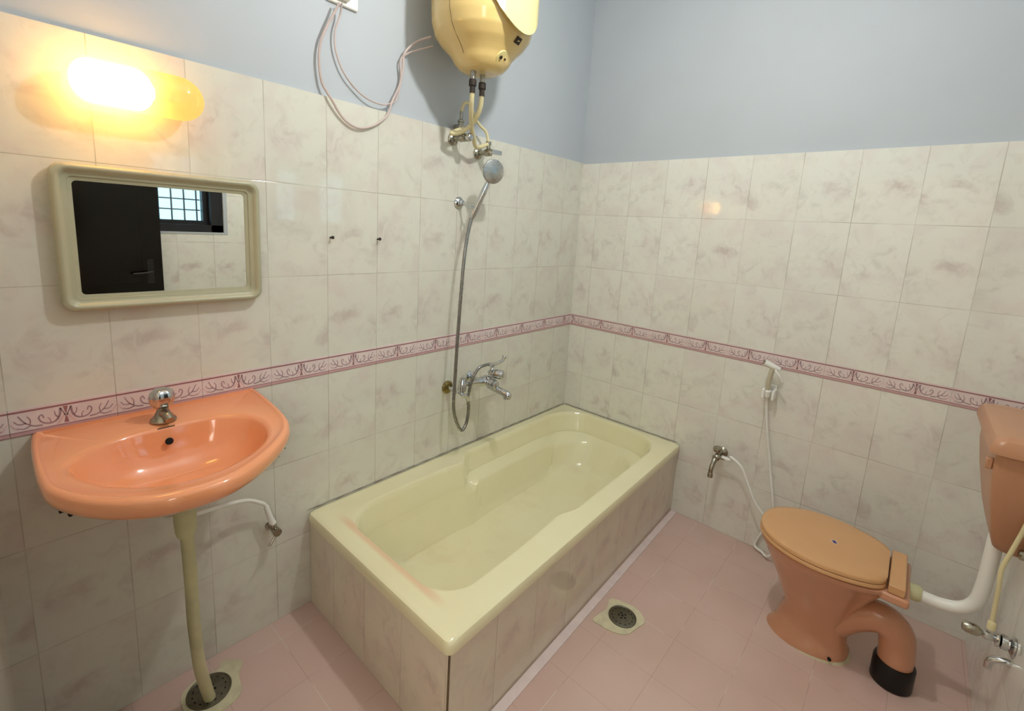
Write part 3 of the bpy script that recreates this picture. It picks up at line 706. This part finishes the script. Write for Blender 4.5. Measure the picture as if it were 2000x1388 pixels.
# socket and cables
so = thing('electric_socket', 'white socket plate at the top edge of the plaster wall', 'socket', (-1.51, TH, 2.20))
m = MB(); m.box((-1.565, TH, 2.152), (-1.455, TH-0.012, 2.262)); m.obj('face_plate', 'white_plastic', so, bevel=0.003)
m = MB(); m.box((-1.545, TH-0.012, 2.165), (-1.495, TH-0.034, 2.205)); m.obj('plug', 'white_plastic', so, bevel=0.004)
def wallpt(u, v, y):   # point on the plane y seen at photo pixel (u, v)
    d = rr*((u-CX)/F_PX) + uu*(-(v-CY)/F_PX) + d_
    C = Vector((-2.3795, -1.5533, 1.4598)); t = (y-C.y)/d.y; return C+d*t
def cable(label, pix, r):
    pts = [wallpt(u, v, y) for u, v, y in pix]; m = MB(); m.tube(pts, r, 8, 8)
    return tag(m.obj('power_cable', 'wire'), label, 'cable')
cable('thick pinkish cable hanging in the wider loop between socket and heater', [(663, 6, -0.025), (650, 30, -0.015), (638, 52, -0.008), (627, 80, -0.006), (623, 115, -0.006), (628, 158, -0.006), (640, 182, -0.012), (650, 198, -0.016), (668, 228, -0.012), (690, 246, -0.012), (712, 250, -0.012), (736, 242, -0.012), (757, 224, -0.014), (766, 198, -0.014), (780, 168, -0.008), (787, 135, -0.008), (789, 108, -0.012), (800, 92, -0.02), (818, 80, -0.03), (842, 72, -0.055)], 0.0042)
cable('thin pinkish cable hanging in the narrower loop between socket and heater', [(668, 6, -0.025), (664, 30, -0.012), (655, 58, -0.006), (654, 88, -0.004), (662, 120, -0.004), (675, 148, -0.004), (697, 176, -0.004), (722, 195, -0.010), (748, 204, -0.014), (768, 200, -0.014), (778, 186, -0.012), (783, 150, -0.006), (782, 118, -0.006), (795, 105, -0.012), (815, 98, -0.03), (846, 90, -0.058)], 0.0030)
for (u, v), lb in (((645, 464), 'dark iron nail in the tile beside the mirror, left of two'), ((737, 467), 'dark iron nail on a tile joint near the shower, right of two')):
    p = wallpt(u, v, 0); m = MB(); m.lathe([(0.003, 0), (0.003, 0.012), (0.0058, 0.013), (0.0058, 0.017), (0.002, 0.019)], (p.x, 0, p.z), (0.1, -1, 0.1), 10)
    tag(m.obj('wall_nail', 'nail'), lb, 'nail')

# ------------------------------------------------------------------ hand shower
br = thing('shower_bracket', 'small chrome wall bracket holding up the hand shower', 'bracket', (-0.965, 0, 1.556))
m = MB(); m.lathe([(0.026, 0.001), (0.026, 0.005), (0.020, 0.012), (0.012, 0.016), (0.012, 0.028), (0.006, 0.032)], (-0.965, 0, 1.556), (0, -1, 0), 26); m.obj('wall_flange', 'chrome', br)
m = MB(); m.tube([(-0.965, -0.024, 1.556), (-0.964, -0.055, 1.545), (-0.963, -0.078, 1.538)], 0.0055, 12, 6); m.tube([Vector((-0.963, -0.094, 1.538)) + Vector((math.cos(a)*0.015, math.sin(a)*0.015, 0.3*math.sin(a)*0.015)) for a in [2*PI*k/20 for k in range(-4, 15)]], 0.0045, 8, 0); m.obj('bracket_arm', 'chrome', br)
hs = thing('hand_shower', 'chrome hand shower with round head leaning up from its bracket', 'shower head', (-0.965, -0.095, 1.52))
A0 = Vector((-0.969, -0.092, 1.492)); A1 = Vector((-0.932, -0.140, 1.640)); hd = Vector((-0.925, -0.160, 1.688))
m = MB(); m.tube([A0, A0*0.8+A1*0.2, A0*0.5+A1*0.5, A1], lambda t: 0.0098+0.0036*min(1, t*4)-0.0025*max(0, (t-0.85)/0.15), 18, 8); m.obj('shower_handle', 'chrome', hs)
nrm = Vector((-0.30, -0.93, -0.12)).normalized()
m = MB(); m.tube([A1, A1*0.5+hd*0.5+Vector((0, 0.004, -0.004)), hd-nrm*0.008], 0.0085, 14, 6); m.obj('shower_neck', 'chrome', hs)
m = MB(); m.lathe([(0.010, -0.020), (0.030, -0.014), (0.046, -0.004), (0.050, 0.004), (0.049, 0.009), (0.044, 0.011), (0.002, 0.013)], hd, nrm, 40); m.obj('shower_head', 'satin', hs)
m = MB(); q = nrm.orthogonal().normalized(); q2 = nrm.cross(q)
hose('shower_hose', 'long grey metal hose hanging from the hand shower down to the mixer',
     [A0+Vector((0, 0, 0.004)), A0+Vector((-0.012, 0.003, -0.05)), wallpt(907, 500, -0.095), wallpt(899, 590, -0.10), wallpt(893, 670, -0.105), wallpt(888, 750, -0.11), wallpt(886, 795, -0.11), wallpt(892, 825, -0.11), wallpt(902, 840, -0.11), wallpt(911, 825, -0.11), wallpt(915, 800, -0.11), wallpt(914, 780, -0.11)], 0.0074, 'hosegrey', sm=12)

# ------------------------------------------------------------------ bath mixer
mx = thing('bath_mixer', 'chrome wall mixer tap with two knobs above the bathtub', 'mixer tap', (-0.90, 0, 0.72))
m = MB(); m.lathe([(0.030, 0.001), (0.030, 0.006), (0.022, 0.014), (0.012, 0.018)], (-0.992, 0, 0.716), (0, -1, 0), 26); m.obj('wall_flange', 'brass', mx)
m = MB(); m.lathe([(0.030, 0.001), (0.030, 0.006), (0.022, 0.014), (0.012, 0.018)], (-0.845, 0, 0.735), (0, -1, 0), 26); m.obj('wall_flange', 'chrome', mx)
m = MB(); m.lathe([(0.010, 0.012), (0.010, 0.09)], (-0.992, 0, 0.716), (0, -1, 0), 16)
m.lathe([(0.010, 0.012), (0.010, 0.09)], (-0.845, 0, 0.735), (0, -1, 0), 16)
bl = wallpt(903, 752, -0.10)
m.lathe([(0.014, -0.03), (0.018, -0.026), (0.018, 0.018), (0.013, 0.024), (0.013, 0.034)], bl, (0.05, 0, 1), 18)
b0 = wallpt(905, 750, -0.10); b1 = wallpt(962, 741, -0.10)
m.tube([b0, b0*0.7+b1*0.3, b0*0.35+b1*0.65, b1], lambda t: 0.012 + 0.012*max(0, min(1, (t-0.45)*6)), 20, 8)
m.lathe([(0.006, -0.004), (0.024, 0.0), (0.026, 0.012), (0.024, 0.036), (0.018, 0.042), (0.006, 0.046)], wallpt(946, 741, -0.085), (0.1, -1, 0.0), 24)
m.tube([wallpt(900, 764, -0.10), wallpt(903, 771, -0.11), wallpt(910, 773, -0.115), wallpt(914, 781, -0.11)], 0.0088, 14, 6)
m.obj('mixer_body', 'chrome', mx)
def knob(p, ax):
    m = MB(); m.lathe([(0.010, -0.012), (0.010, 0.010), (0.019, 0.014), (0.0225, 0.024), (0.0235, 0.050), (0.022, 0.060), (0.014, 0.066), (0.002, 0.067)], p, ax, 20); m.obj('knob', 'chrome', mx)
knob(wallpt(958, 728, -0.115), (0.42, -0.85, -0.04)); knob(wallpt(950, 745, -0.110), (0.05, -0.9, -0.05))
m = MB(); s0 = wallpt(954, 752, -0.115); s1 = wallpt(990, 770, -0.215)
m.tube([s0, s0*0.6+s1*0.4, s1, s1+Vector((0.001, -0.004, -0.012))], lambda t: 0.0145+0.004*t, 18, 8); m.lathe([(0.017, -0.004), (0.018, 0.0), (0.018, 0.020), (0.013, 0.022)], s1, (0.02, -0.1, -1), 18); m.obj('spout', 'chrome', mx)
m = MB(); m.tube([wallpt(914, 776, -0.11), wallpt(919, 752, -0.115), wallpt(926, 733, -0.12), wallpt(936, 718, -0.125), wallpt(950, 712, -0.13), wallpt(958, 711, -0.13)], 0.0068, 12, 10); m.obj('cradle_tube', 'hosegrey', mx)
m = MB(); m.tube([wallpt(954, 711.5, -0.13), wallpt(966, 710.5, -0.13), wallpt(976, 707, -0.13), wallpt(983, 702, -0.13), wallpt(985, 697, -0.13)], lambda t: 0.0085-0.002*t, 14, 8); m.lathe([(0.0085, -0.008), (0.011, 0), (0.009, 0.006)], wallpt(985, 697, -0.13), (0.5, -0.3, 0.8), 12); m.tube([wallpt(962, 712, -0.13), wallpt(960, 722, -0.12), wallpt(955, 730, -0.11)], 0.009, 12, 6); m.obj('cradle', 'chrome', mx)

# ------------------------------------------------------------------ basin supply
av = thing('angle_valve', 'small tarnished valve on the wall under the basin', 'valve', (-1.775, 0, 0.385))
m = MB(); m.lathe([(0.018, 0.001), (0.018, 0.005), (0.010, 0.008), (0.010, 0.045), (0.014, 0.047), (0.014, 0.062)], (-1.790, 0, 0.392), (0, -1, 0), 18); m.lathe([(0.011, -0.008), (0.011, 0.028), (0.008, 0.034)], (-1.790, -0.035, 0.392), (-0.3, 0, 1), 14); m.obj('valve_body', 'oldchrome', av)
m = MB(); m.tube([(-1.790, -0.055, 0.392), (-1.808, -0.062, 0.372), (-1.820, -0.064, 0.358)], 0.004, 8, 4); m.obj('valve_lever', 'oldchrome', av)
sh = thing('basin_hose', 'white hose arching from the basin to the small wall valve', 'hose', (-1.9, -0.05, 0.4))
m = MB(); m.tube([(-1.797, -0.036, 0.428), wallpt(520, 988, -0.04), wallpt(503, 980, -0.05), wallpt(483, 977, -0.06), wallpt(455, 982, -0.08), wallpt(420, 992, -0.11), wallpt(380, 1004, -0.15), wallpt(345, 1010, -0.17), wallpt(318, 1000, -0.15), (-2.10, -0.10, 0.76)], 0.0062, 12, 10); m.obj('hose_tube', 'white_plastic', sh)
m = MB(); m.tube([(-1.795, -0.036, 0.418), (-1.803, -0.037, 0.440), wallpt(520, 990, -0.04)], lambda t: 0.0115-0.003*t, 14, 5); m.obj('hose_sleeve', 'white_plastic', sh)

# ------------------------------------------------------------------ right wall: bib tap, hose, sprayer
bt = thing('bib_tap', 'chrome bib tap low on the right wall beside the bathtub', 'tap', (0, -0.955, 0.41))
m = MB(); m.lathe([(0.028, 0.001), (0.028, 0.006), (0.018, 0.014), (0.012, 0.018), (0.012, 0.05), (0.016, 0.055), (0.016, 0.095), (0.010, 0.100)], (0, -0.957, 0.42), (-1, 0, 0), 24)
m.tube([(-0.078, -0.955, 0.42), (-0.100, -0.952, 0.405), (-0.122, -0.950, 0.372), (-0.124, -0.950, 0.345)], lambda t: 0.012-0.002*t, 14, 6); m.lathe([(0.010, 0), (0.0125, 0.004), (0.0125, 0.022), (0.009, 0.024)], (-0.124, -0.950, 0.352), (0, 0, -1), 14)
m.lathe([(0.010, 0), (0.010, 0.035)], (-0.070, -0.957, 0.42), (0, -1, 0.05), 14)
m.obj('tap_body', 'oldchrome', bt)
m = MB(); m.lathe([(0.008, 0), (0.008, 0.012), (0.020, 0.016), (0.022, 0.030), (0.018, 0.036), (0.003, 0.037)], (-0.070, -0.955, 0.432), (-0.15, 0, 1), 8); m.obj('tap_knob', 'oldchrome', bt)
bh = thing('bidet_hose', 'thin white hose looping behind the toilet from the bib tap to the sprayer', 'hose', (-0.06, -1.1, 0.2))
def onx(u, v, x):
    d = rr*((u-CX)/F_PX) + uu*(-(v-CY)/F_PX) + d_
    C = Vector((-2.3795, -1.5533, 1.4598)); t = (x-C.x)/d.x; return C+d*t
T0 = Vector((-0.070, -0.990, 0.422))
m = MB(); m.tube([T0, T0+Vector((0, -0.03, 0.001)), onx(1428, 893, -0.075), onx(1448, 912, -0.08), onx(1461, 945, -0.085), onx(1474, 980, -0.09), onx(1492, 1008, -0.09), (-0.085, -1.24, 0.15), (-0.075, -1.25, 0.06), (-0.06, -1.225, 0.018), (-0.035, -1.20, 0.014), (-0.02, -1.165, 0.02), (-0.015, -1.17, 0.06), (-0.02, -1.20, 0.14), onx(1509, 1000, -0.04), onx(1508, 960, -0.035), onx(1503, 900, -0.025), onx(1499, 850, -0.025), onx(1497, 800, -0.03), onx(1498, 768, -0.045)], 0.0062, 10, 8); m.obj('hose_tube', 'white_plastic', bh)
m = MB(); m.lathe([(0.010, 0), (0.010, 0.024), (0.0065, 0.034)], T0+Vector((0, 0.012, 0)), (0, -1, 0), 14); m.obj('hose_sleeve', 'white_plastic', bh)
hk = thing('sprayer_hook', 'white plastic holder on the right wall below the pink border', 'holder', (0, -1.125, 0.79))
m = MB(); m.box((-0.001, -1.150, 0.765), (-0.012, -1.103, 0.822)); m.box((-0.010, -1.153, 0.762), (-0.068, -1.141, 0.806)); m.box((-0.010, -1.113, 0.762), (-0.068, -1.101, 0.806)); m.obj('wall_bracket', 'white_plastic', hk, bevel=0.003)
m = MB(); m.lathe([(0.003, 0), (0.003, 0.003)], (-0.012, -1.120, 0.808), (-1, 0, 0), 8); m.obj('bracket_screw', 'nail', hk)
sp = thing('bidet_sprayer', 'white hand sprayer hooked on the right wall over the pink border', 'sprayer', (-0.05, -1.12, 0.85))
hb = onx(1499, 768, -0.045); ht = onx(1511, 716, -0.07)
m = MB(); m.tube([hb, hb*0.75+ht*0.25+Vector((-0.004, 0.004, 0)), hb*0.3+ht*0.7+Vector((-0.004, 0.004, 0)), ht], lambda t: 0.0095+0.002*t, 16, 8); m.obj('sprayer_grip', 'grip', sp)
m = MB(); m.lathe([(0.011, -0.016), (0.0145, -0.012), (0.0145, 0.016), (0.011, 0.020)], hb+Vector((-0.004, 0, 0.0)), (ht-hb), 20); m.obj('grip_collar', 'white_plastic', sp)
m = MB(); a_ = onx(1522, 722, -0.062); b_ = onx(1493, 707, -0.085); m.tube([a_, a_*0.5+b_*0.5, b_], lambda t: 0.012+0.003*t, 18, 6); m.obj('sprayer_head', 'white_plastic', sp)
m = MB(); m.lathe([(0.0115, 0), (0.0115, 0.003)], b_, (b_-a_), 18); m.obj('spray_face', 'oldchrome', sp)
m = MB(); m.tube([onx(1514, 722, -0.095), onx(1520, 732, -0.098), onx(1527, 746, -0.085)], 0.0048, 10, 6); m.obj('trigger', 'white_plastic', sp)

# ------------------------------------------------------------------ toilet
tx = -0.425
toi = thing('toilet', 'salmon pedestal toilet with its tan lid closed', 'toilet', (tx, -1.46, 0))
def egg(cy, a_front, a_back, wd, z, pw=2.0, n=64, yclip=None, ydz=None):
    out = []
    for k in range(n):
        th = 2*PI*k/n; c, s = math.cos(th), math.sin(th)
        y = cy + (a_front if s > 0 else a_back)*math.copysign(abs(s)**(2/pw), s); x = tx+wd*math.copysign(abs(c)**(2/pw), c)
        if yclip is not None: y = max(y, yclip)
        out.append(Vector((x, y, z)))
    return out
m = MB()
rings = [egg(-1.450, 0.138, 0.122, 0.093, 0.0), egg(-1.455, 0.125, 0.120, 0.088, 0.030), egg(-1.455, 0.117, 0.112, 0.080, 0.040), egg(-1.455, 0.108, 0.105, 0.076, 0.08), egg(-1.452, 0.094, 0.106, 0.075, 0.13), egg(-1.448, 0.108, 0.118, 0.086, 0.17), egg(-1.447, 0.128, 0.135, 0.104, 0.22),
         egg(-1.448, 0.158, 0.165, 0.130, 0.28), egg(-1.448, 0.182, 0.195, 0.153, 0.325), egg(-1.448, 0.196, 0.222, 0.168, 0.355), egg(-1.448, 0.200, 0.238, 0.172, 0.366, 2.2), egg(-1.448, 0.199, 0.238, 0.171, 0.378, 2.2), egg(-1.448, 0.190, 0.230, 0.162, 0.382, 2.2),
         egg(-1.440, 0.150, 0.150, 0.120, 0.380), egg(-1.440, 0.135, 0.13, 0.105, 0.34), egg(-1.44, 0.08, 0.08, 0.06, 0.24)]
m.loft(rings); m.obj('toilet_bowl', 'salmon', toi, smooth=60)
m = MB(); m.tube([(tx, -1.47, 0.06), (tx, -1.51, 0.11), (tx, -1.565, 0.175), (tx, -1.63, 0.212), (tx, -1.678, 0.190), (tx, -1.692, 0.13), (tx, -1.694, 0.075)], lambda t: 0.054-0.005*t, 28, 10); m.obj('trap', 'salmon', toi, smooth=60)
m = MB(); m.box((tx-0.125, -1.690, 0.352), (tx+0.125, -1.615, 0.381)); m.obj('rear_deck', 'salmon', toi, bevel=0.008, bseg=3)
m = MB(); m.lathe([(0.054, 0.001), (0.058, 0.004), (0.058, 0.079), (0.055, 0.085), (0.046, 0.085)], (tx, -1.694, 0.0), (0, 0, 1), 32); o = m.obj('pipe_collar', 'rubber', toi); o['label'] = 'black rubber collar on the floor'
def seat_outline(s, n=64):
    out = []
    for k in range(n):
        th = 2*PI*k/n; c, q = math.cos(th), math.sin(th)
        x = 0.182*s*math.copysign(abs(c)**(0.92 if q > 0 else 0.92-0.36*min(1, -q*1.2)), c); y = -1.445+(0.205 if q > 0 else 0.198)*s*q
        if q < 0:
            y = max(y, -1.629)
        out.append((tx+x*(1.0 if q > -0.9 else 1.0), y))
    return out
def seat_ring(s, z): return [Vector((x, y, z)) for x, y in seat_outline(s)]
m = MB(); m.loft([seat_ring(0.97, 0.383), seat_ring(1.0, 0.386), seat_ring(1.0, 0.394), seat_ring(0.985, 0.398)]); m.obj('seat_ring', 'seat', toi, smooth=50)
m = MB(); m.loft([seat_ring(0.965, 0.3985), seat_ring(0.99, 0.401), seat_ring(0.99, 0.410), seat_ring(0.975, 0.4145), seat_ring(0.90, 0.4165), seat_ring(0.5, 0.4175)]); lid = m.obj('seat_lid', 'seat', toi, smooth=50)
m = MB(); m.box((tx-0.118, -1.676, 0.382), (tx+0.118, -1.634, 0.410)); m.obj('hinge_block', 'seat', toi, bevel=0.003)
m = MB(); m.cur = 0; c = Vector((tx-0.005, -1.475, 0.4172)); ca, sa = math.cos(0.5), math.sin(0.5)
def rect(cx, cy, hx, hy, z0, z1): m.loft([[Vector((c.x+ca*(cx+a*hx)-sa*(cy+b*hy), c.y+sa*(cx+a*hx)+ca*(cy+b*hy), z)) for a, b in ((-1, -1), (1, -1), (1, 1), (-1, 1))] for z in (z0, z1)])
rect(0, 0, 0.010, 0.0075, 0.4168, 0.4181); m.cur = 1; rect(-0.001, 0.0005, 0.0085, 0.0055, 0.4181, 0.4184); m.obj('lid_sticker', ['sticker_white', 'sticker_blue'], lid if False else toi, smooth=0)
for sx in (-1, 1):
    m = MB(); m.lathe([(0.006, 0), (0.006, 0.006), (0.003, 0.008)], (tx+sx*0.080, -1.525, 0.022), (sx*0.9, -0.3, 0.3), 12); m.obj('floor_screw', 'hole', toi)
# pale mortar fillet round the foot
m = MB(); m.loft([egg(-1.455, 0.132, 0.127, 0.095, 0.0), egg(-1.455, 0.128, 0.123, 0.091, 0.006)]); m.obj('mortar_fillet', 'cement', toi)

fp = thing('flush_pipe', 'white bent flush pipe between the cistern and the toilet', 'pipe', (tx, -1.80, 0.36))
m = MB(); m.tube([(tx, -1.712, 0.352), (tx, -1.735, 0.350), (tx, -1.772, 0.352), (tx, -1.812, 0.366), (tx, -1.838, 0.400), (tx, -1.846, 0.45), (tx, -1.848, 0.52), (tx, -1.848, 0.648)], 0.0185, 22, 8); m.obj('bent_pipe', 'white_plastic', fp)
m = MB(); m.lathe([(0.026, 0), (0.026, 0.024), (0.021, 0.032)], (tx, -1.689, 0.352), (0, -1, 0), 24); m.obj('rubber_cuff', 'waste', fp)

cis = thing('cistern', 'salmon plastic cistern on the rear wall above the toilet', 'cistern', (-0.45, -1.85, 0.64))
def cring(x0, x1, yf, z, r=0.022): return [Vector((x, y, z)) for x, y in rrect(x0, -1.899, x1, yf, [r, r, 0.004, 0.004], 6)]
m = MB(); m.loft([cring(-0.530, -0.335, -1.836, 0.640, 0.03), cring(-0.560, -0.315, -1.826, 0.650, 0.03), cring(-0.585, -0.295, -1.812, 0.70), cring(-0.620, -0.265, -1.792, 0.80), cring(-0.635, -0.245, -1.781, 0.88), cring(-0.640, -0.240, -1.779, 0.955)]); m.obj('tank', 'cistern', cis, smooth=50)
m = MB(); m.loft([cring(-0.648, -0.232, -1.770, 0.945), cring(-0.654, -0.226, -1.764, 0.948), cring(-0.654, -0.226, -1.764, 0.968), cring(-0.645, -0.235, -1.773, 0.986), cring(-0.625, -0.255, -1.792, 0.994), cring(-0.60, -0.28, -1.81, 0.995)]); m.obj('tank_lid', 'cistern', cis, smooth=40)
m = MB(); m.box((-0.615, -1.780, 0.892), (-0.598, -1.766, 0.922)); m.obj('flush_lever', 'cistern', cis, bevel=0.003)

rt = thing('wall_tap', 'chrome bib tap on the rear wall at the right picture edge', 'tap', (-0.62, -1.90, 0.42))
rx, rz = -0.62, 0.428
m = MB(); m.lathe([(0.024, 0.0), (0.024, 0.004), (0.014, 0.010), (0.012, 0.02), (0.016, 0.024)], (rx, -1.899, rz), (0, 1, 0), 24)
m.lathe([(0.019, 0.014), (0.020, 0.020), (0.020, 0.026), (0.012, 0.03)], (rx, -1.899, rz), (0, 1, 0), 22)
m.lathe([(0.018, 0.030), (0.0195, 0.033), (0.018, 0.036)], (rx, -1.899, rz), (0, 1, 0), 22)
m.lathe([(0.009, 0.03), (0.0095, 0.045), (0.0125, 0.050), (0.0125, 0.057), (0.008, 0.062)], (rx, -1.899, rz), (0, 1, 0), 18)
P = lambda u, v: onx(u, v, rx)
m.tube([P(1998, 1312), P(1986, 1306), P(1968, 1294), P(1948, 1288), P(1933, 1290), P(1928, 1303)], lambda t: 0.011-0.0028*t, 14, 8)
m.tube([P(1998, 1312), (rx, -1.893, rz)], 0.012, 12, 0)
m.obj('tap_body', 'chrome', rt)
m = MB(); m.lathe([(0.006, 0.055), (0.008, 0.064), (0.0135, 0.070), (0.0155, 0.080), (0.0155, 0.094), (0.012, 0.102), (0.003, 0.104)], (rx, -1.899, rz), (0, 1, 0), 18); m.obj('tap_knob', 'oldchrome', rt)
m = MB(); m.lathe([(0.009, 0.0), (0.009, 0.020), (0.006, 0.024)], (rx, -1.850, rz+0.022), (0, 0, 1), 14); m.obj('hose_nipple', 'cream_hose', rt)
hose('inlet_hose', 'cream hose rising from the rear wall tap past the cistern',
     [(rx, -1.850, 0.460), (rx, -1.848, 0.50), (rx, -1.845, 0.57), P(1957, 1110), P(1975, 1078), P(2000, 1034), (-0.635, -1.868, 0.84), (-0.668, -1.875, 0.92)], 0.0052, 'cream_hose')
m = MB(); q = onx(2003, 1086, -0.60); m.lathe([(0.011, -0.02), (0.014, -0.01), (0.014, 0.008), (0.010, 0.012)], (q.x, -1.878, q.z), (0, 1, 0.1), 18); m.lathe([(0.006, 0.0), (0.006, 0.012)], (q.x, -1.899, q.z), (0, 1, 0), 12)
tag(m.obj('pipe_plug', 'oldchrome'), 'small chrome plug on the rear wall under the cistern', 'pipe fitting')

# ------------------------------------------------------------------ ceiling bulb (above the frame, lights the room)
cb = thing('ceiling_bulb', 'lit white bulb hanging on a short cord from the ceiling', 'lamp', (LX, LY, CH))
m = MB(); m.lathe([(0.045, 0.0), (0.045, 0.012), (0.020, 0.022), (0.004, 0.026), (0.003, CH-LZ-0.15), (0.016, CH-LZ-0.145), (0.017, CH-LZ-0.105), (0.014, CH-LZ-0.100)], (LX, LY, CH), (0, 0, -1), 24); m.obj('bulb_holder', 'white_plastic', cb)
m = MB(); m.lathe([(0.012, 0.098), (0.016, 0.088), (0.024, 0.072), (0.026, 0.060), (0.022, 0.046), (0.012, 0.038), (0.001, 0.036)], (LX, LY, LZ), (0, 0, 1), 24); m.obj('bulb_glass', 'ceilbulb', cb)

for o in bpy.data.objects:
    if '_w' in o.keys(): del o['_w']
